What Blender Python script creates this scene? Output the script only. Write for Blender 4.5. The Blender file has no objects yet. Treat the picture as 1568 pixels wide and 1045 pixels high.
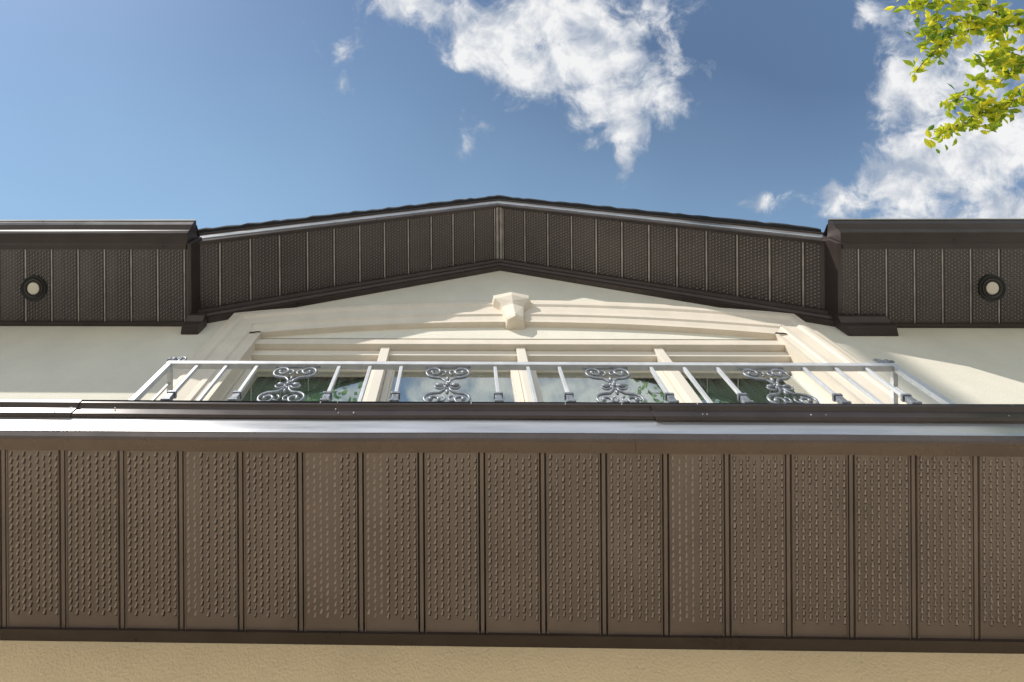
import bpy, math, random
from mathutils import Vector, Matrix
random.seed(7)
H=1.1            # camera height above ground; all z below are relative to the camera
C=bpy.context.scene.collection

# ------------------------------------------------------------------ materials
def newmat(name):
    m=bpy.data.materials.new(name); m.use_nodes=True
    nt=m.node_tree; nt.nodes.clear()
    out=nt.nodes.new('ShaderNodeOutputMaterial')
    return m,nt,out
def painted(name,col,rough=.4,var=.12,scale=3.0,bump=0.0,bscale=200,metal=0.0,spec=.5,streak=None):
    m,nt,out=newmat(name); N=nt.nodes.new; L=nt.links.new
    b=N('ShaderNodeBsdfPrincipled'); L(b.outputs[0],out.inputs[0])
    tc=N('ShaderNodeTexCoord')
    mp=N('ShaderNodeMapping'); L(tc.outputs['Object'],mp.inputs[0])
    if streak: mp.inputs['Scale'].default_value=streak
    n=N('ShaderNodeTexNoise'); n.inputs['Scale'].default_value=scale; n.inputs['Detail'].default_value=5; n.inputs['Roughness'].default_value=.65
    L(mp.outputs[0],n.inputs['Vector'])
    r=N('ShaderNodeValToRGB'); L(n.outputs[0],r.inputs[0])
    r.color_ramp.elements[0].position=.3; r.color_ramp.elements[1].position=.7
    r.color_ramp.elements[0].color=tuple(c*(1-var) for c in col)+(1,)
    r.color_ramp.elements[1].color=tuple(min(1,c*(1+var)) for c in col)+(1,)
    L(r.outputs[0],b.inputs['Base Color'])
    rr=N('ShaderNodeMapRange'); L(n.outputs[0],rr.inputs[0]); rr.inputs[3].default_value=rough*.75; rr.inputs[4].default_value=rough*1.25
    L(rr.outputs[0],b.inputs['Roughness'])
    b.inputs['Metallic'].default_value=metal
    b.inputs['Specular IOR Level'].default_value=spec
    if bump:
        n2=N('ShaderNodeTexNoise'); n2.inputs['Scale'].default_value=bscale; n2.inputs['Detail'].default_value=3
        L(tc.outputs['Object'],n2.inputs['Vector'])
        bp=N('ShaderNodeBump'); bp.inputs['Strength'].default_value=bump; bp.inputs['Distance'].default_value=.004
        L(n2.outputs[0],bp.inputs['Height']); L(bp.outputs[0],b.inputs['Normal'])
    return m
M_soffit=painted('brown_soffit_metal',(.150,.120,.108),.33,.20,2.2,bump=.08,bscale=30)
M_ramp=painted('louvre_lip_highlight',(.27,.225,.205),.3,.25,30)  # paler than the panels: highlights on the lips put into the colour
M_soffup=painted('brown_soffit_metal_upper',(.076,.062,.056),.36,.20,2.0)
M_rampup=painted('louvre_lip_highlight_upper',(.20,.168,.15),.3,.25,30)  # lip highlights put into the colour here too
M_bead=painted('soffit_seam_highlight',(.36,.32,.295),.35,.3,9,metal=.3)  # reflections along the seams painted as a lighter colour
M_slot=painted('vent_slot_shade',(.014,.011,.010),.6)  # near-black: shade inside slots and seam grooves put into the colour
M_fascia=painted('brown_fascia_metal',(.10,.075,.064),.27,.12,6,bump=.05,bscale=9,metal=.35)
M_sheen=painted('painted_sheen_metal',(.58,.57,.565),.3,.18,4,bump=.10,bscale=7,metal=.72,streak=(.5,1,6))  # bright metal stands in for sky highlights on the brown trim
M_fascia2=painted('brown_gutter_metal',(.052,.039,.035),.3,.18,5,bump=.04,bscale=12,metal=.25)
M_shingle=painted('asphalt_shingle',(.025,.026,.03),.9,.5,60,bump=.8,bscale=300)
M_stucco=painted('cream_stucco',(.70,.655,.55),.9,.07,1.5,bump=1.0,bscale=150,spec=.2)
M_stucco2=painted('stucco_warm_bounce',(.85,.68,.44),.9,.07,1.5,bump=1.0,bscale=110,spec=.2)  # same stucco, with the warm ground bounce put into its colour
M_trim=painted('cream_trim',(.69,.61,.50),.6,.07,4,bump=.2,bscale=120,spec=.3)
M_frame=painted('window_frame_cream',(.72,.65,.55),.35,.03,3)
M_rail=painted('silver_railing_paint',(.58,.58,.58),.45,.12,12,metal=.2)
M_iron=painted('scroll_iron_paint',(.26,.27,.29),.38,.4,30,metal=.4)
M_lens=painted('lamp_lens',(.72,.66,.54),.3,.03,3)
M_lampring=painted('lamp_ring',(.02,.022,.02),.5,.1,8,spec=.3)
M_room=painted('room_plaster',(.50,.56,.46),.8,.1,1)
M_curtain=painted('curtain_cloth',(.72,.78,.68),.9,.12,8,streak=(8,8,.3))
M_ground=painted('ground_concrete',(.62,.575,.49),.9,.10,1.2,bump=.3,bscale=60)
M_darkstrip=painted('added_strip_dark',(.10,.075,.05),.95,.4,25,bump=1,bscale=40)  # dark colour for the added strip that cuts bounce light
M_bark=painted('bark',(.16,.12,.09),.9,.3,12,bump=.8,bscale=40)

def glass():
    m,nt,out=newmat('window_glass'); N=nt.nodes.new; L=nt.links.new
    g=N('ShaderNodeBsdfGlossy'); g.inputs['Roughness'].default_value=.01; g.inputs['Color'].default_value=(.95,1,.98,1)
    t=N('ShaderNodeBsdfTransparent'); t.inputs['Color'].default_value=(.78,.93,.82,1)
    mx=N('ShaderNodeMixShader'); fr=N('ShaderNodeLayerWeight'); fr.inputs[0].default_value=.5
    mr=N('ShaderNodeMapRange'); L(fr.outputs['Fresnel'],mr.inputs[0]); mr.inputs[3].default_value=.42; mr.inputs[4].default_value=1
    tc=N('ShaderNodeTexCoord'); n=N('ShaderNodeTexNoise'); n.inputs['Scale'].default_value=1.6; L(tc.outputs['Object'],n.inputs['Vector'])
    bp=N('ShaderNodeBump'); bp.inputs['Strength'].default_value=.1; bp.inputs['Distance'].default_value=.01; L(n.outputs[0],bp.inputs['Height']); L(bp.outputs[0],g.inputs['Normal'])
    L(mr.outputs[0],mx.inputs[0]); L(t.outputs[0],mx.inputs[1]); L(g.outputs[0],mx.inputs[2]); L(mx.outputs[0],out.inputs[0])
    return m
M_glass=glass()
def leafmat(name,c1,c2,c3):
    m,nt,out=newmat(name); N=nt.nodes.new; L=nt.links.new
    at=N('ShaderNodeAttribute'); at.attribute_name='tint'
    r=N('ShaderNodeValToRGB'); L(at.outputs['Fac'],r.inputs[0])
    r.color_ramp.elements[0].color=c1+(1,); r.color_ramp.elements[1].color=c3+(1,)
    e=r.color_ramp.elements.new(.5); e.color=c2+(1,)
    d=N('ShaderNodeBsdfPrincipled'); d.inputs['Roughness'].default_value=.45; L(r.outputs[0],d.inputs['Base Color'])
    t=N('ShaderNodeBsdfTranslucent'); L(r.outputs[0],t.inputs[0])
    mx=N('ShaderNodeMixShader'); mx.inputs[0].default_value=.55
    L(d.outputs[0],mx.inputs[1]); L(t.outputs[0],mx.inputs[2]); L(mx.outputs[0],out.inputs[0])
    return m
M_leaf=leafmat('leaf_spring_yellow',(.12,.24,.03),(.50,.57,.03),(.95,.84,.06))
M_leafg=leafmat('leaf_green',(.14,.24,.11),(.24,.36,.17),(.34,.44,.24))

# ------------------------------------------------------------------ helpers
def mesh(name,verts,faces,mats,parent=None,mi=None,smooth=False):
    me=bpy.data.meshes.new(name)
    me.from_pydata([(v[0],v[1],v[2]+H) for v in verts],[],faces)
    if not isinstance(mats,(list,tuple)): mats=[mats]
    for m in mats: me.materials.append(m)
    if mi: me.polygons.foreach_set('material_index',mi)
    if smooth: me.polygons.foreach_set('use_smooth',[True]*len(me.polygons))
    me.update()
    o=bpy.data.objects.new(name,me); C.objects.link(o)
    if parent: o.parent=parent
    return o
def empty(name):
    o=bpy.data.objects.new(name,None); C.objects.link(o); return o
def boxdata(x0,x1,y0,y1,z0,z1,V,F):
    b=len(V)
    V+=[(x0,y0,z0),(x1,y0,z0),(x1,y1,z0),(x0,y1,z0),(x0,y0,z1),(x1,y0,z1),(x1,y1,z1),(x0,y1,z1)]
    F+=[tuple(b+i for i in f) for f in [(0,3,2,1),(4,5,6,7),(0,1,5,4),(1,2,6,5),(2,3,7,6),(3,0,4,7)]]
def boxes(name,lst,mat,parent,bev=0):
    V=[];F=[]
    for b in lst: boxdata(*b,V,F)
    o=mesh(name,V,F,mat,parent)
    if bev:
        md=o.modifiers.new('bev','BEVEL'); md.width=bev; md.segments=2; md.limit_method='ANGLE'
    return o
def extx(name,prof,xs,mat,parent,zf=lambda x:0,closed=True,bev=0):
    V=[];F=[];n=len(prof)
    for x in xs:
        for (y,z) in prof: V.append((x,y,z+zf(x)))
    for i in range(len(xs)-1):
        for j in range(n if closed else n-1):
            k=(j+1)%n
            F.append((i*n+j,i*n+k,(i+1)*n+k,(i+1)*n+j))
    if closed:
        F.append(tuple(range(n-1,-1,-1))); F.append(tuple((len(xs)-1)*n+j for j in range(n)))
    o=mesh(name,V,F,mat,parent)
    if bev:
        md=o.modifiers.new('bev','BEVEL'); md.width=bev; md.segments=2; md.limit_method='ANGLE'
    return o
def tubedata(pts,r,V,F,n=8,cap=True):
    pts=[Vector(p) for p in pts]; b0=len(V)
    rs=r if isinstance(r,(list,tuple)) else [r]*len(pts)
    prev=None
    for i,p in enumerate(pts):
        d=(pts[min(i+1,len(pts)-1)]-pts[max(i-1,0)])
        if d.length<1e-7: d=Vector((0,0,1))
        d.normalize()
        if prev is None:
            a=Vector((0,1,0)) if abs(d.y)<.9 else Vector((1,0,0))
            u=d.cross(a).normalized()
        else:
            u=(prev-d*prev.dot(d)); 
            if u.length<1e-6: u=d.orthogonal()
            u.normalize()
        prev=u; w=d.cross(u)
        for k in range(n):
            a=2*math.pi*k/n
            q=p+(u*math.cos(a)+w*math.sin(a))*rs[i]
            V.append((q.x,q.y,q.z))
    for i in range(len(pts)-1):
        for k in range(n):
            k2=(k+1)%n
            F.append((b0+i*n+k,b0+i*n+k2,b0+(i+1)*n+k2,b0+(i+1)*n+k))
    if cap:
        F.append(tuple(b0+k for k in range(n-1,-1,-1))); F.append(tuple(b0+(len(pts)-1)*n+k for k in range(n)))

# perforated soffit: grooved sheet + little lanced louvres
def soffit(name,x0,x1,y0,y1,phase,period,zf,mat,ramp,parent,cols=8,row=.031,h=.0042,gap=.022,size=1.0,bead=False):
    k0=math.ceil((x0-phase)/period)-1; k1=math.floor((x1-phase)/period)+1
    prof=[]
    P=[(-.0220,0,0),(-.0205,-.003,0),(-.0170,-.003,0),(-.0158,.014,1),(-.0100,.014,0),(-.0090,-.001,0),(.0050,-.001,0),(.0060,.014,1),(.0118,.014,0),(.0130,-.003,0),(.0165,-.003,0),(.0180,0,0)]
    for k in range(k0,k1+1):
        c=phase+k*period+random.uniform(-.0015,.0015); lev=random.uniform(-.0012,.0012)
        for j,(dx,dz,mm) in enumerate(P):
            mi=1 if mm else 0
            if bead and j==5: mi=2
            prof.append((c+dx,dz+(lev if j>5 else 0),mi))
    prof=[p for p in prof if x0<p[0]<x1]
    prof=[(x0,0,0)]+prof+[(x1,0,0)]
    V=[];F=[];MI=[]
    for (x,dz,_) in prof:
        z=zf(x)+dz
        V.append((x,y0,z)); V.append((x,y1,z))
    for i in range(len(prof)-1):
        F.append((2*i,2*i+1,2*i+3,2*i+2)); MI.append(prof[i][2])
    pitch=(period-2*gap-.020)/(cols-1)
    for k in range(k0,k1+1):
        for c in range(cols):
            x=phase+k*period+gap+.008+c*pitch
            x+= -.003 if c<cols/2 else .003
            if x<x0+.012 or x>x1-.012: continue
            z=zf(x)
            sl_=(zf(x+.01)-zf(x-.01))/.02
            ny=int((y1-y0-.05)/row)
            for r in range(ny):
                y=y0+.026+r*row+(row/2 if c%2 else 0)
                w=(.0036+random.uniform(-.0006,.0006))*size; L=.016*size; hh=h*random.uniform(.7,1.2); b=len(V)
                sk=.0045
                g=lambda dx:z+sl_*dx
                V+= [(x-w,y,g(-w)-hh),(x+w,y,g(w)-hh),(x+w*.6+sk,y-L,g(w*.6+sk)-.0002),(x-w*.6+sk,y-L,g(-w*.6+sk)-.0002),(x-w*1.2,y+.001,g(-w*1.2)-.0002),(x+w*1.2,y+.001,g(w*1.2)-.0002)]
                F+= [(b,b+1,b+2,b+3),(b,b+4,b+5,b+1),(b,b+3,b+4),(b+1,b+5,b+2)]
                MI+=[3,1,3,3]
                b=len(V); xa=w*1.05; xb=w*2.7
                V+= [(x+xa+.002,y-.013*size,g(xa)-.0004),(x+xb+.002,y-.009*size,g(xb)-.0004),(x+xb*.8,y+.009*size,g(xb*.8)-.0004),(x-w*.8,y+.0100*size,g(-w*.8)-.0004),(x+xa,y+.001,g(xa)-.0004)]
                F+= [(b,b+1,b+2,b+3,b+4)]; MI+=[1]
    return mesh(name,V,F,[mat,M_slot,M_bead,ramp],parent,MI)

house=empty('stucco_house')
GC=.46; SL=.41            # gable centre and slope
XL,XR=-2.53,3.44          # gable ends
WY=2.32                   # wall plane
# ------------------------------------------------------------------ ground
mesh('ground',[(-400,-400,-H),(400,-400,-H),(400,400,-H),(-400,400,-H)],[(0,1,2,3)],M_ground)
V=[];F=[]
n=90
for i in range(n+1):
    x=-9+19*i/n
    for y in (1.75+.04*math.sin(x*3)+random.uniform(-.02,.02),1.86,2.1,2.318):
        V.append((x,y,-H+.004+(0 if y<1.82 else random.uniform(.03,.07))))
for i in range(n):
    for j in range(3): F.append((i*4+j,i*4+4+j,i*4+5+j,i*4+1+j))
mesh('added_dark_strip',V,F,M_darkstrip)  # added unseen strip, darkens the bounce onto the soffit near the wall

# ------------------------------------------------------------------ walls
boxes('lower_wall',[(-9,10,WY,WY+.2,-H-.05,1.95)],M_stucco2,house)
def ztop(x): return 5.66-SL*abs(x-GC)
V=[];F=[]
def quad(*p):
    b=len(V); V.extend(p); F.append(tuple(range(b,b+len(p))))
quad((-9,WY,1.95),(-1.80,WY,1.95),(-1.80,WY,4.3),(-9,WY,4.3))
quad((2.75,WY,1.95),(10,WY,1.95),(10,WY,4.3),(2.75,WY,4.3))
quad((-1.80,WY,4.05),(2.75,WY,4.05),(2.75,WY,4.3),(-1.80,WY,4.3))
quad((XL-.2,WY,4.3),(XR+.2,WY,4.3),(XR,WY,ztop(XR)),(GC,WY,5.66),(XL,WY,ztop(XL)))
mesh('upper_wall',V,F,M_stucco,house)
boxes('side_walls',[(-9.2,-9,WY,11,-H-.05,4.4),(10,10.2,WY,11,-H-.05,4.4),(-9,10,10.8,11,-H-.05,4.4)],M_stucco,house)

# ------------------------------------------------------------------ lower eave
PX=[-9+i*.5 for i in range(39)]
zf0=lambda x:1.87
soffit('lower_soffit',-9,10,1.53,2.275,.078,.248,zf0,M_soffit,M_ramp,house,row=.0305,h=.0055)
extx('soffit_wall_channel',[(2.272,1.872),(2.272,1.861),(2.319,1.861),(2.319,1.90),(2.30,1.90)],[-9,10],M_fascia2,house)
wob=lambda x: .0025*math.sin(x*1.7)+.0015*math.sin(x*4.1+1)
extx('lower_fascia',[(1.530,1.868),(1.530,1.859),(1.482,1.859),(1.475,1.866),(1.4685,1.884),(1.4685,1.955),(1.52,1.955),(1.52,1.875)],PX,M_fascia,house,wob,bev=.0015)
extx('fascia_sheen_face',[(1.4670,1.8845),(1.4655,1.90),(1.4665,1.9545),(1.4680,1.9545),(1.4680,1.8845)],PX,M_sheen,house,wob)  # sheen of the fascia face, put in as a bright strip
extx('drip_flashing',[(1.50,1.957),(1.462,1.957),(1.452,1.960),(1.452,1.992),(1.447,2.000),(1.437,2.004),(1.437,2.014),(1.452,2.022),(1.50,2.03)],PX,M_fascia2,house,wob,bev=.0015)
extx('flashing_lap_a',[(1.49,1.954),(1.456,1.954),(1.448,1.958),(1.448,1.991),(1.434,2.002),(1.432,2.018),(1.45,2.028),(1.49,2.034)],[-9,-1.70],M_fascia2,house,bev=.0015)
extx('flashing_lap_b',[(1.49,1.951),(1.455,1.951),(1.446,1.956),(1.446,1.990),(1.432,2.000),(1.431,2.012),(1.45,2.026),(1.49,2.03)],[.82,2.0,10],M_fascia2,house,lambda x:-.004+.001*x,bev=.0015)
extx('fascia_lap',[(1.528,1.8665),(1.528,1.8575),(1.480,1.8575),(1.4735,1.864),(1.4665,1.8835),(1.4680,1.8835)],[.70,1.5,3,4,6,10],M_fascia,house,lambda x:wob(x)-.0006)
extx('roof_membrane',[(1.45,2.022),(1.44,2.026),(1.45,2.036),(WY,2.065),(WY,2.02)],PX,M_shingle,house,lambda x:.003*math.sin(x*3.3)+.002*math.sin(x*9))
V=[];F=[]
for i in range(34):
    x=random.uniform(-3,4); z=random.choice([1.965,2.008,1.985]); r=random.uniform(.001,.0022)
    y=1.446 if z<2 else 1.433
    boxdata(x-r,x+r,y-.002,y+.004,z-r,z+r,V,F)
mesh('flashing_fasteners',V,F,M_rail,house)

# ------------------------------------------------------------------ upper eaves
zu=lambda x:4.25
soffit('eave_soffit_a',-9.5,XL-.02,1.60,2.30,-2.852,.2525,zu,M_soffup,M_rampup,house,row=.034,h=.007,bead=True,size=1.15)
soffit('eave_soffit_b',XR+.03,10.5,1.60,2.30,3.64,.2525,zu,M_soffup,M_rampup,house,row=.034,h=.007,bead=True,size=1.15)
gprof=[(1.60,4.255),(1.60,4.243),(1.555,4.243),(1.545,4.262),(1.455,4.262),(1.44,4.285),(1.437,4.315),(1.40,4.345),(1.385,4.375),(1.385,4.392),(1.378,4.392),(1.378,4.405),(1.395,4.41),(1.56,4.42),(1.60,4.42)]
extx('rain_gutter_a',gprof,[-9.5,XL-.05],M_fascia2,house,bev=.002)
extx('rain_gutter_b',gprof,[XR+.05,10.5],M_fascia2,house,bev=.002)
extx('gutter_sheen_a',[(1.376,4.392),(1.370,4.400),(1.375,4.409),(1.381,4.402)],[-9.5,XL-.05],M_sheen,house)  # sheen line on the gutter lip, painted as a bright strip
extx('gutter_sheen_b',[(1.376,4.392),(1.370,4.400),(1.375,4.409),(1.381,4.402)],[XR+.05,10.5],M_sheen,house)  # painted sheen line of the right gutter
extx('eave_channel_a',[(2.28,4.252),(2.28,4.235),(2.318,4.235),(2.318,4.27)],[-9,XL-.02],M_fascia2,house)
extx('eave_channel_b',[(2.28,4.252),(2.28,4.235),(2.318,4.235),(2.318,4.27)],[XR+.02,10],M_fascia2,house)
boxes('eave_end_board',[(XL-.035,XL,1.545,2.30,4.235,4.42),(XR,XR+.035,1.545,2.30,4.235,4.42)],M_fascia2,house,.003)
extx('frieze_return',[(2.20,4.25),(2.20,4.21),(2.24,4.18),(2.24,4.12),(2.317,4.10),(2.317,4.25)],[XR-.02,XR+.42],M_fascia2,house,bev=.003)
extx('frieze_return_b',[(2.20,4.25),(2.20,4.21),(2.24,4.18),(2.24,4.12),(2.317,4.10),(2.317,4.25)],[XL-.02,XL+.14],M_fascia2,house,bev=.003)

# gable rake
zr=lambda x:5.61-SL*abs(x-GC)
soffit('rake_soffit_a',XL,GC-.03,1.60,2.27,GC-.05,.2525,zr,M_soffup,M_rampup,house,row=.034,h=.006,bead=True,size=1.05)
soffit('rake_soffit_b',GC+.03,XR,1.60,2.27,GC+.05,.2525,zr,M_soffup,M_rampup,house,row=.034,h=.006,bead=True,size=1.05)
boxes('ridge_soffit_strip',[(GC-.035,GC-.006,1.60,2.27,5.585,5.61),(GC+.006,GC+.035,1.60,2.27,5.585,5.61)],M_bead,house,.003)
zg=lambda x:-SL*abs(x-GC)
xsG=[XL-.12,GC,XR+.12]
extx('rake_fascia',[(1.61,5.615),(1.61,5.598),(1.578,5.598),(1.572,5.605),(1.572,5.66),(1.61,5.66)],xsG,M_fascia2,house,zg,bev=.003)
extx('rake_sheen_trim',[(1.60,5.662),(1.562,5.662),(1.558,5.67),(1.558,5.72),(1.563,5.775),(1.60,5.775)],xsG,M_sheen,house,zg)  # sky highlight of the rake fascia, put into the metal colour
extx('rake_drip_edge',[(1.60,5.776),(1.55,5.776),(1.545,5.782),(1.545,5.80),(1.60,5.80)],xsG,M_fascia2,house,zg)
extx('rake_frieze',[(2.27,5.62),(2.27,5.60),(2.225,5.60),(2.225,5.575),(2.25,5.565),(2.25,5.53),(2.27,5.515),(2.27,5.475),(2.318,5.465),(2.318,5.62)],[XL-.03,GC,XR+.03],M_fascia2,house,zg,bev=.002)
xs=[XL-.12+i*.06 for i in range(int((XR-XL+.24)/.06)+1)]
V=[];F=[]
for i,x in enumerate(xs):
    y=1.515+random.uniform(-.007,.007); t=random.uniform(-.004,.008)
    for (yy,zz) in [(y,5.80),(y,5.84+t),(5.2,5.84),(5.2,5.80)]: V.append((x,yy,zz+zg(x)))
for i in range(len(xs)-1):
    for j in range(4):
        k=(j+1)%4; F.append((i*4+j,i*4+k,i*4+4+k,i*4+4+j))
F.append((0,1,2,3)); e=(len(xs)-1)*4; F.append((e+3,e+2,e+1,e))
mesh('gable_roof',V,F,M_shingle,house)
def mainroof(x0,x1,nm):
    mesh(nm,[(x0,1.43,4.42),(x1,1.43,4.42),(x1,6.5,6.5),(x0,6.5,6.5),(x1,11.5,4.42),(x0,11.5,4.42)],[(0,1,2,3),(3,2,4,5)],M_shingle,house)
mainroof(-9.6,XL-.05,'main_roof_a'); mainroof(XR+.05,10.6,'main_roof_b')
mesh('main_roof_c',[(XL-.04,2.4,4.82),(XR+.04,2.4,4.82),(XR+.04,6.5,6.5),(XL-.04,6.5,6.5),(XR+.04,11.5,4.42),(XL-.04,11.5,4.42)],[(0,1,2,3),(3,2,4,5)],M_shingle,house)

# ------------------------------------------------------------------ arch trim (swept moulding)
TC=.475; HO=2.675
path=[(TC-HO,2.05),(TC-HO,4.385)]
n=28
for i in range(n+1):
    t=-1+2*i/n
    if abs(t)<1: path.append((TC+HO*t*.985, 4.40+.245*(1-t*t)))
path+= [(TC+HO,4.385),(TC+HO,2.05)]
tprof=[(0,WY),(0,2.268),(.02,2.260),(.055,2.260),(.068,2.246),(.10,2.238),(.135,2.240),(.155,2.256),(.24,2.266),(.25,2.258),(.29,2.258),(.305,2.272),(.36,2.282),(.38,2.270),(.405,2.270),(.405,2.43)]
V=[];F=[]; P=[Vector((a,0,b)) for a,b in path]; m=len(tprof)
for i,p in enumerate(P):
    d0=(P[i]-P[i-1]).normalized() if i>0 else None
    d1=(P[i+1]-P[i]).normalized() if i<len(P)-1 else None
    if d0 is None: d0=d1
    if d1 is None: d1=d0
    n0=Vector((d0.z,0,-d0.x)); n1=Vector((d1.z,0,-d1.x))
    nn=(n0+n1).normalized(); sc=1/max(.4,nn.dot(n0))
    for (w,y) in tprof:
        q=p+nn*(w*sc); V.append((q.x,y,q.z))
for i in range(len(P)-1):
    for j in range(m-1): F.append((i*m+j,i*m+j+1,(i+1)*m+j+1,(i+1)*m+j))
mesh('arched_window_trim',V,F,M_trim,house)
KX=.49
def loft(secs,mat,name):
    V=[];F=[]
    for (z,hw,yf) in secs: V+= [(KX-hw,WY-.001,z),(KX-hw*.82,yf,z),(KX,yf-.035,z),(KX+hw*.82,yf,z),(KX+hw,WY-.001,z)]
    for i in range(len(secs)-1):
        for j in range(4): F.append((i*5+j,i*5+j+1,(i+1)*5+j+1,(i+1)*5+j))
    F.append((4,3,2,1,0)); F.append(tuple((len(secs)-1)*5+j for j in range(5)))
    o=mesh(name,V,F,mat,house); md=o.modifiers.new('b','BEVEL'); md.width=.004; md.segments=2; md.limit_method='ANGLE'
loft([(4.20,.085,2.23),(4.23,.095,2.22),(4.40,.125,2.215),(4.43,.14,2.20),(4.49,.205,2.175),(4.54,.215,2.17),(4.555,.165,2.195),(4.59,.155,2.20)],M_trim,'keystone')

# ------------------------------------------------------------------ windows
FY=2.375
mull=[-.66,.50,1.67]
L0,L1=-1.86,2.82
boxes('window_head_panel',[(L0,L1,FY-.05,FY+.1,4.002,4.45),(L0,L1,FY-.075,FY+.1,3.935,4.0)],M_trim,house,.004)
fr=[]
fr.append((L0,L1,FY-.02,FY+.12,3.865,3.932))
for x in mull: fr.append((x-.038,x+.038,FY-.05,FY+.12,2.05,3.9335))
fr+= [(L0,L0+.07,FY,FY+.12,2.05,3.863),(L1-.07,L1,FY,FY+.12,2.05,3.863)]
boxes('window_frame',fr,M_frame,house,.004)
ed=[L0+.07]+mull+[L1-.07]
sash=[];bead=[]
for i in range(4):
    a=ed[i]+(.04 if i>0 else .002); b=ed[i+1]-(.04 if i<3 else .002)
    y=FY+.03
    sash+=[(a,b,y,y+.05,3.80,3.862),(a,a+.05,y,y+.05,2.1,3.798),(b-.05,b,y,y+.05,2.1,3.798),(a,b,y,y+.05,2.05,2.098)]
    bead+=[(a+.051,b-.051,y+.015,y+.045,3.785,3.798),(a+.051,a+.064,y+.015,y+.045,2.1,3.783),(b-.064,b-.051,y+.015,y+.045,2.1,3.783)]
    V=[(a+.045,y+.04,2.1),(b-.045,y+.04,2.1),(b-.045,y+.04,3.80),(a+.045,y+.04,3.80)]
    mesh('window_pane',V,[(0,1,2,3)],M_glass,house)
boxes('window_sash',sash,M_frame,house,.004)
boxes('window_bead',bead,M_frame,house)
mesh('room',[(L0,2.56,2),(L1,2.56,2),(L1,6,2),(L0,6,2),(L0,2.56,4.1),(L1,2.56,4.1),(L1,6,4.1),(L0,6,4.1)],[(0,1,2,3),(4,5,6,7),(1,2,6,5),(2,3,7,6),(3,0,4,7)],M_room,house)
V=[];F=[]
def curtain(x0,x1):
    k=int((x1-x0)/.012); b=len(V)
    for i in range(k+1):
        x=x0+(x1-x0)*i/k; y=2.53+.018*math.sin(x*70)+.008*math.sin(x*31)
        V.append((x,y,2.05)); V.append((x,y,3.84))
    for i in range(k): F.append((b+2*i,b+2*i+2,b+2*i+3,b+2*i+1))
curtain(-1.8,-.74); curtain(-.58,-.1); curtain(.0,.42); curtain(.58,1.1); curtain(1.2,1.6); curtain(1.75,2.76)
mesh('curtains',V,F,M_curtain,house)

# ------------------------------------------------------------------ railing
rail=empty('balcony_railing')
RY=1.957; RZ=3.1
bars=[-1.8,-1.6,-1.39,-.83,-.62,-.41,.22,.44,.65,1.26,1.48,1.70,2.27,2.48,2.68]
kn=[-1.8,-1.39,-.83,-.41,.22,.65,1.26,1.70,2.27,2.68]
XA,XB=-2.0,2.88
lst=[(XA-.02,XB+.02,RY-.02,RY+.02,RZ-.02,RZ+.012),(XA-.02,XB+.02,RY-.015,RY+.015,2.15,2.18)]
for x in (XA,XB):
    lst.append((x-.019,x+.019,RY-.019,RY+.019,2.05,RZ-.021))
    lst.append((x-.015,x+.015,RY+.021,WY,RZ-.018,RZ+.008))
    lst.append((x-.012,x+.012,RY+.02,WY,2.15,2.175))
    for yy in (2.08,2.2): lst.append((x-.008,x+.008,yy-.008,yy+.008,2.176,RZ-.019))
boxes('rail_frame',lst,M_rail,rail,.003)
boxes('balusters',[(x-.011,x+.011,RY-.011,RY+.011,2.181,RZ-.021) for x in bars],M_rail,rail,.002)
k=[]
for x in kn:
    k+=[(x-.028,x+.028,RY-.022,RY+.022,2.797,2.812),(x-.02,x+.02,RY-.017,RY+.017,2.75,2.796),(x-.028,x+.028,RY-.022,RY+.022,2.735,2.749)]
boxes('baluster_collars',k,M_iron,rail,.003)
V=[];F=[]
def sp(cx,cz,r0,r1,a0,turns,n=22,sx=1.0):
    return [(cx+sx*(r0+(r1-r0)*i/n)*math.cos(a0+turns*2*math.pi*i/n),RY,cz+(r0+(r1-r0)*i/n)*math.sin(a0+turns*2*math.pi*i/n)) for i in range(n+1)]
def blob(x,z,rx,rz,ry=.014,y=None):
    y=RY if y is None else y
    b=len(V); n=8; m=5
    for i in range(m+1):
        t=math.pi*i/m
        for j in range(n):
            a=2*math.pi*j/n
            V.append((x+rx*math.sin(t)*math.cos(a),y+ry*math.sin(t)*math.sin(a),z+rz*math.cos(t)))
    for i in range(m):
        for j in range(n):
            j2=(j+1)%n; F.append((b+i*n+j,b+i*n+j2,b+(i+1)*n+j2,b+(i+1)*n+j))
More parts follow.
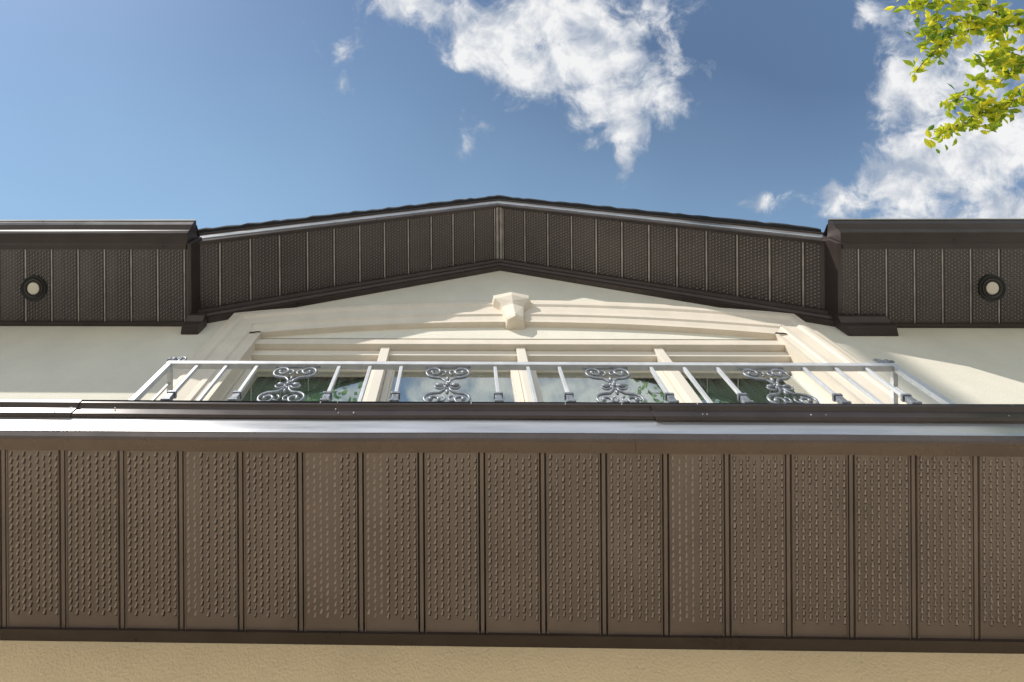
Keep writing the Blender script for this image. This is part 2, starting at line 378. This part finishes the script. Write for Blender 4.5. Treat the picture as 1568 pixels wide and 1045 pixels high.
for ox in [-1.11,-.095,.955,1.985]:
    for cz in (2.90,2.42):
        for sx in (-1,1):
            for sz in (-1,1):
                a0=-math.pi/2*sz
                tr=(1 if sx*sz>0 else -1)*1.25
                c=(ox+sx*.085,cz+sz*.125)
                s=sp(c[0],c[1],.052,.012,a0,tr,20,1.25)
                st=[(ox+sx*.008,RY,cz+sz*.012),(ox+sx*.02,RY,cz+sz*.045),(ox+sx*.045,RY,cz+sz*.068)]
                tubedata(st+s,.0085,V,F,6)
                blob(s[-1][0],s[-1][2],.016,.015)
                tubedata(sp(ox+sx*.034,cz+sz*.125,.026,.010,-math.pi/2*sz,(-1 if sx*sz>0 else 1)*.9,12),.006,V,F,6)
            blob(ox+sx*.05,cz,.028,.013)
            tubedata(sp(ox+sx*.06,cz,.045,.02,math.pi if sx>0 else 0,.45*sx,8),.006,V,F,6)
        tubedata([(ox-.03,RY,cz),(ox,RY,cz+.03),(ox+.03,RY,cz),(ox,RY,cz-.03),(ox-.03,RY,cz)],.007,V,F,6)
        blob(ox,cz,.018,.018,.02); blob(ox,cz+.06,.012,.02); blob(ox,cz-.06,.012,.02)
    tubedata([(ox-.15,RY,RZ-.022),(ox+.15,RY,RZ-.022)],.006,V,F,6)
for x,s in ((XA,1),(XB,-1)):
    tubedata([(x+s*.0,RY,RZ+.01),(x,RY,RZ+.03)],.01,V,F,8)
    blob(x,RZ+.045,.022,.02,.022)
    tubedata(sp(x+s*.05,RZ+.045,.035,.012,math.pi if s>0 else 0,-1.2*s,18),.008,V,F,6)
    blob(x-s*.035,RZ+.05,.02,.012)
mesh('scroll_panels',V,F,M_iron,rail,smooth=True)

# ------------------------------------------------------------------ recessed lights
def lathe(name,cx,cy,prof,mat,parent,n=40):
    V=[];F=[]
    for (r,z) in prof:
        for k in range(n):
            a=2*math.pi*k/n; V.append((cx+r*math.cos(a),cy+r*math.sin(a),z))
    for i in range(len(prof)-1):
        for k in range(n):
            k2=(k+1)%n; F.append((i*n+k,i*n+k2,(i+1)*n+k2,(i+1)*n+k))
    F.append(tuple((len(prof)-1)*n+k for k in range(n)))
    return mesh(name,V,F,mat,parent,smooth=False)
for i,(cx,cy) in enumerate([(-4.03,1.965),(4.83,1.955)]):
    e=empty('recessed_light' if i==0 else 'recessed_light.001')
    lathe('trim_ring',cx,cy,[(.120,4.25),(.120,4.236),(.112,4.232),(.104,4.238),(.082,4.244),(.075,4.232),(.066,4.230),(.058,4.245),(.057,4.249)],M_lampring,e)
    lathe('trim_lip',cx,cy,[(.088,4.2405),(.086,4.234),(.082,4.232),(.079,4.235),(.078,4.2385)],M_fascia,e)
    lathe('lens',cx,cy,[(.056,4.246),(.056,4.236),(.045,4.231),(.01,4.229)],M_lens,e)

# ------------------------------------------------------------------ trees
def leafset(V,F,T,p,size,spread,nn,up=.3,aspect=.36):
    for _ in range(nn):
        q=Vector(p)+Vector((random.gauss(0,spread),random.gauss(0,spread),random.gauss(0,spread*.7)))
        d=Vector((random.gauss(0,1),random.gauss(0,1),random.gauss(-.2,.5))).normalized()
        u=d.cross(Vector((random.gauss(0,.5),random.gauss(0,.5),1))).normalized()
        nrm=d.cross(u)
        s=size*random.uniform(.6,1.2); w=s*aspect
        b=len(V)
        for a,c,e in [(0,0,0),(.3,.8,.08),(.6,.9,.1),(1,0,-.02),(.6,-.9,.1),(.3,-.8,.08)]:
            r=q+d*(a*s)+u*(c*w*.5)+nrm*(e*s); V.append((r.x,r.y,r.z))
        F.append((b,b+1,b+2,b+3)); F.append((b,b+3,b+4,b+5))
        t=random.random(); T.extend([t,t])
def make_tree(name,BV,BF,LV,LF,LT,leafm):
    e=empty(name)
    mesh('trunk_and_limbs',BV,BF,M_bark,e,smooth=True)
    o=mesh('leaves',LV,LF,leafm,e)
    a=o.data.attributes.new('tint','FLOAT','FACE'); a.data.foreach_set('value',LT)
    return e
BV=[];BF=[];LV=[];LF=[];LT=[]
tx,ty=8.6,-2.0
tubedata([(tx,ty,-H-.1),(tx+.05,ty,.5),(tx-.05,ty-.1,2.4),(tx+.1,ty-.2,4.5),(tx+.3,ty-.4,7.0),(tx+.2,ty-.5,8.6)],[.2,.16,.14,.11,.07,.03],BV,BF,12)
def limb(pts,r0,r1,leaf=True,dens=5,size=.088,spr=.034,start=0.0,asp=.5):
    P=[Vector(p) for p in pts]; out=[]
    for i in range(len(P)-1):
        k=max(2,int((P[i+1]-P[i]).length/.06))
        for j in range(k):
            t=j/k; q=P[i].lerp(P[i+1],t)+Vector((random.uniform(-1,1),random.uniform(-1,1),random.uniform(-1,1)))*.012
            out.append(q)
    out.append(P[-1]); n=len(out)
    tubedata(out,[r0+(r1-r0)*i/(n-1) for i in range(n)],BV,BF,6)
    if leaf:
        for i,q in enumerate(out):
            if i/n>=start: leafset(LV,LF,LT,q,size,spr*(1.3 if i%4==0 else .8),dens+4 if i%4==0 else dens,aspect=asp)
    return out
limb([(tx-.05,ty-.1,2.4),(7.2,-1.0,3.3),(5.9,-.35,3.9),(5.2,-.1,4.0)],.06,.018,False)
limb([(5.2,-.1,4.0),(4.9,.17,4.0),(4.45,.35,4.0),(4.05,.56,4.0)],.012,.003,dens=10)
limb([(4.55,.30,4.0),(4.4,.2,4.05),(4.22,.26,4.05)],.005,.002,dens=8)
limb([(4.75,.25,4.0),(4.6,.42,4.02),(4.42,.47,4.02)],.005,.002,dens=7)
limb([(5.2,-.1,4.0),(4.8,-.08,4.0),(4.45,-.10,4.0)],.01,.003,dens=11)
limb([(4.8,-.08,4.0),(4.65,.05,4.0),(4.42,.05,4.0)],.006,.002,dens=10)
limb([(4.95,-.1,4.0),(4.75,-.2,4.05),(4.6,-.18,4.05)],.006,.002,dens=8)
limb([(5.2,-.1,4.0),(4.85,-.40,4.0),(4.5,-.42,4.0),(4.15,-.28,4.0),(3.93,-.02,4.0)],.012,.003,dens=8)
limb([(4.15,-.28,4.0),(3.96,-.30,4.0)],.005,.002,dens=8)
limb([(4.85,-.40,4.0),(4.5,-.62,4.05),(4.2,-.62,4.05),(3.90,-.6,4.05)],.01,.003,dens=9)
limb([(4.5,-.42,4.0),(4.25,-.48,4.0),(3.97,-.42,4.0)],.006,.002,dens=8)
limb([(4.6,-.42,4.0),(4.62,-.28,4.0)],.006,.002,dens=8)
for _ in range(26):
    a=random.uniform(0,6.28); z0=random.uniform(2.5,7.5); r=random.uniform(1,2.2)
    s=Vector((tx+.1,ty-.25,z0)); en=s+Vector((math.cos(a)*r+.6,math.sin(a)*r-.9,random.uniform(.3,1.4)))
    limb([s,s.lerp(en,.5)+Vector((0,0,.15)),en],.035,.006,True,5,.11,.16,.35)
make_tree('maple_tree',BV,BF,LV,LF,LT,M_leaf)
for i,(cx,cy,cz,R) in enumerate([(-6.3,-6.7,17.6,2.4),(10.0,-7.0,17.4,3.1)]):
    BV=[];BF=[];LV=[];LF=[];LT=[]
    tubedata([(cx,cy,-H-.1),(cx+.1,cy,4),(cx-.1,cy+.1,10),(cx,cy,cz+1)],[.3,.24,.17,.05],BV,BF,12)
    for _ in range(50):
        v=Vector((random.gauss(0,1),random.gauss(0,1),random.gauss(0,1))).normalized()*R*random.uniform(.45,1)
        en=Vector((cx,cy,cz))+Vector((v.x,v.y,v.z*.95))
        s=Vector((cx,cy,min(cz,en.z-.5)))
        tubedata([s,s.lerp(en,.5)+Vector((0,0,.2)),en],[.04,.025,.01],BV,BF,5)
        leafset(LV,LF,LT,en,.26,.42,34,aspect=.6)
    make_tree('oak_tree' if i==0 else 'oak_tree.001',BV,BF,LV,LF,LT,M_leafg)

# ------------------------------------------------------------------ sun + sky
sd=Vector((-.95,-.87,.93)).normalized()
el=math.asin(sd.z); az=math.atan2(sd.x,sd.y)
sl=bpy.data.lights.new('sun','SUN'); sl.energy=4.4; sl.angle=math.radians(.5); sl.color=(1,.96,.90)
so=bpy.data.objects.new('sun',sl); C.objects.link(so); so.rotation_euler=sd.to_track_quat('Z','Y').to_euler(); so.location=(-10,-10,20)
w=bpy.data.worlds.new('World'); bpy.context.scene.world=w; w.use_nodes=True
try:
    w.cycles.sampling_method='NONE'
except Exception as e: print(e)
nt=w.node_tree; nt.nodes.clear(); N=nt.nodes.new; L=nt.links.new
out=N('ShaderNodeOutputWorld'); sky=N('ShaderNodeTexSky'); sky.sky_type='NISHITA'; sky.sun_disc=False
sky.sun_elevation=el; sky.sun_rotation=az; sky.dust_density=.4; sky.air_density=1.05; sky.ozone_density=1.6; sky.altitude=100
bg=N('ShaderNodeBackground'); bg.inputs[1].default_value=.15; L(sky.outputs[0],bg.inputs[0])
tc=N('ShaderNodeTexCoord'); sep=N('ShaderNodeSeparateXYZ'); L(tc.outputs['Generated'],sep.inputs[0])
def math_(op,a,b=None,c=None):
    n=N('ShaderNodeMath'); n.operation=op
    for i,v in enumerate((a,b,c)):
        if v is None: continue
        if isinstance(v,(int,float)): n.inputs[i].default_value=v
        else: L(v,n.inputs[i])
    return n.outputs[0]
zc=math_('MAXIMUM',sep.outputs[2],.05)
u=math_('DIVIDE',sep.outputs[0],zc); v=math_('DIVIDE',sep.outputs[1],zc)
cmb=N('ShaderNodeCombineXYZ'); L(u,cmb.inputs[0]); L(v,cmb.inputs[1])
P0=cmb.outputs[0]
def noise(vec,scale,detail,rough,dist=0,col=False):
    n=N('ShaderNodeTexNoise'); n.inputs['Scale'].default_value=scale; n.inputs['Detail'].default_value=detail; n.inputs['Roughness'].default_value=rough; n.inputs['Distortion'].default_value=dist
    L(vec,n.inputs['Vector']); return n.outputs[1 if col else 0]
wc=noise(P0,6,2,.55,0,True)
vm=N('ShaderNodeVectorMath'); vm.operation='MULTIPLY_ADD'; L(wc,vm.inputs[0]); vm.inputs[1].default_value=(.09,.09,0); 
sub=N('ShaderNodeVectorMath'); sub.operation='SUBTRACT'; L(P0,sub.inputs[0]); sub.inputs[1].default_value=(.045,.045,0)
L(sub.outputs[0],vm.inputs[2]); PW=vm.outputs[0]
blobs=[(-.12,-.155,.10,.05,1),(-.03,-.14,.12,.05,1),(.08,-.08,.12,.10,1.1),(.2,-.13,.18,.1,1.1),(.13,-.0,.1,.06,1),(.25,-.03,.15,.1,1.1),
(.31,.045,.11,.08,1.1),(.345,.11,.06,.08,1),(.355,.175,.028,.05,.9),(.42,.05,.08,.08,.8),(.48,-.02,.07,.06,.5),(.38,-.12,.12,.07,.9),
(.88,-.13,.06,.06,.8),(1.0,.04,.10,.14,1.0),(1.12,0,.14,.15,1.0),(1.2,.13,.18,.16,1.0),(1.05,.19,.14,.13,1.1),(.96,.25,.13,.09,1),(.86,.285,.09,.05,.9),(1.14,.29,.24,.10,1.0),
(.65,.285,.05,.025,.5),(.77,.18,.05,.02,.4),(-.27,-.07,.05,.05,.22),(.02,.12,.06,.04,.2),
(.15,-.66,.40,.2,1.1),(.45,-.75,.25,.15,1),(-.35,-.75,.25,.12,.9),(1.3,-.6,.5,.3,.8),(-2.2,.8,.8,.5,.7),(-.2,-1.3,1.2,.35,.9)]
f=None
for (cx,cy,rx,ry,wt) in blobs:
    a=N('ShaderNodeVectorMath'); a.operation='MULTIPLY_ADD'; L(PW,a.inputs[0]); a.inputs[1].default_value=(1/rx,1/ry,0); a.inputs[2].default_value=(-cx/rx,-cy/ry,0)
    l=N('ShaderNodeVectorMath'); l.operation='LENGTH'; L(a.outputs[0],l.inputs[0])
    g=math_('MULTIPLY_ADD',l.outputs['Value'],-wt*.8,wt)
    f=g if f is None else math_('SMOOTH_MAX',f,g,.12)
f=math_('MAXIMUM',f,-1.0)
n1=noise(PW,9,8,.64,.2)
fld=math_('MULTIPLY_ADD',math_('SUBTRACT',n1,.5),2.7,f)
mr=N('ShaderNodeMapRange'); mr.interpolation_type='SMOOTHSTEP'; L(fld,mr.inputs[0]); mr.inputs[1].default_value=.08; mr.inputs[2].default_value=.72
n2=noise(PW,12,5,.6,0)
sh=math_('MULTIPLY_ADD',math_('SUBTRACT',n2,.5),2.6,math_('MULTIPLY',fld,.45))
cr=N('ShaderNodeValToRGB'); L(sh,cr.inputs[0]); cr.color_ramp.elements[0].position=-.0; cr.color_ramp.elements[0].color=(.44,.50,.60,1); cr.color_ramp.elements[1].position=.62; cr.color_ramp.elements[1].color=(.93,.93,.93,1)
bc=N('ShaderNodeBackground'); L(cr.outputs[0],bc.inputs[0]); bc.inputs[1].default_value=1.0
bh=N('ShaderNodeBackground'); bh.inputs[0].default_value=(.40,.65,.93,1); bh.inputs[1].default_value=1.0
hz=math_('MULTIPLY_ADD',v,.95,math_('MULTIPLY_ADD',u,-.20,.18))
hz=math_('MULTIPLY_ADD',math_('SUBTRACT',noise(P0,1.5,2,.5),.5),.25,hz)
hn=N('ShaderNodeClamp'); L(hz,hn.inputs[0]); hn.inputs[1].default_value=.05; hn.inputs[2].default_value=.65
m0=N('ShaderNodeMixShader'); L(hn.outputs[0],m0.inputs[0]); L(bg.outputs[0],m0.inputs[1]); L(bh.outputs[0],m0.inputs[2])
mx=N('ShaderNodeMixShader'); L(math_('MULTIPLY',mr.outputs[0],.96),mx.inputs[0]); L(m0.outputs[0],mx.inputs[1]); L(bc.outputs[0],mx.inputs[2]); L(mx.outputs[0],out.inputs[0])

# ------------------------------------------------------------------ camera
cam=bpy.data.cameras.new('camera'); co=bpy.data.objects.new('camera',cam); C.objects.link(co)
cam.sensor_width=36; cam.lens=700/1568*36; cam.clip_end=2000; cam.clip_start=.05
t=math.radians(.9); rho=math.radians(.37)
vd=Vector((-math.sin(t),0,math.cos(t))); up=Vector((0,-1,0)); rt=vd.cross(up)
up2=up*math.cos(rho)+rt*math.sin(rho); rt2=rt*math.cos(rho)-up*math.sin(rho)
M=Matrix((( rt2.x,up2.x,-vd.x,0),(rt2.y,up2.y,-vd.y,0),(rt2.z,up2.z,-vd.z,H),(0,0,0,1)))
co.matrix_world=M
cam.shift_x=90/1568; cam.shift_y=-(522.5-118)/1568
sc=bpy.context.scene; sc.camera=co
sc.view_settings.view_transform='Standard'; sc.view_settings.look='None'; sc.view_settings.exposure=0
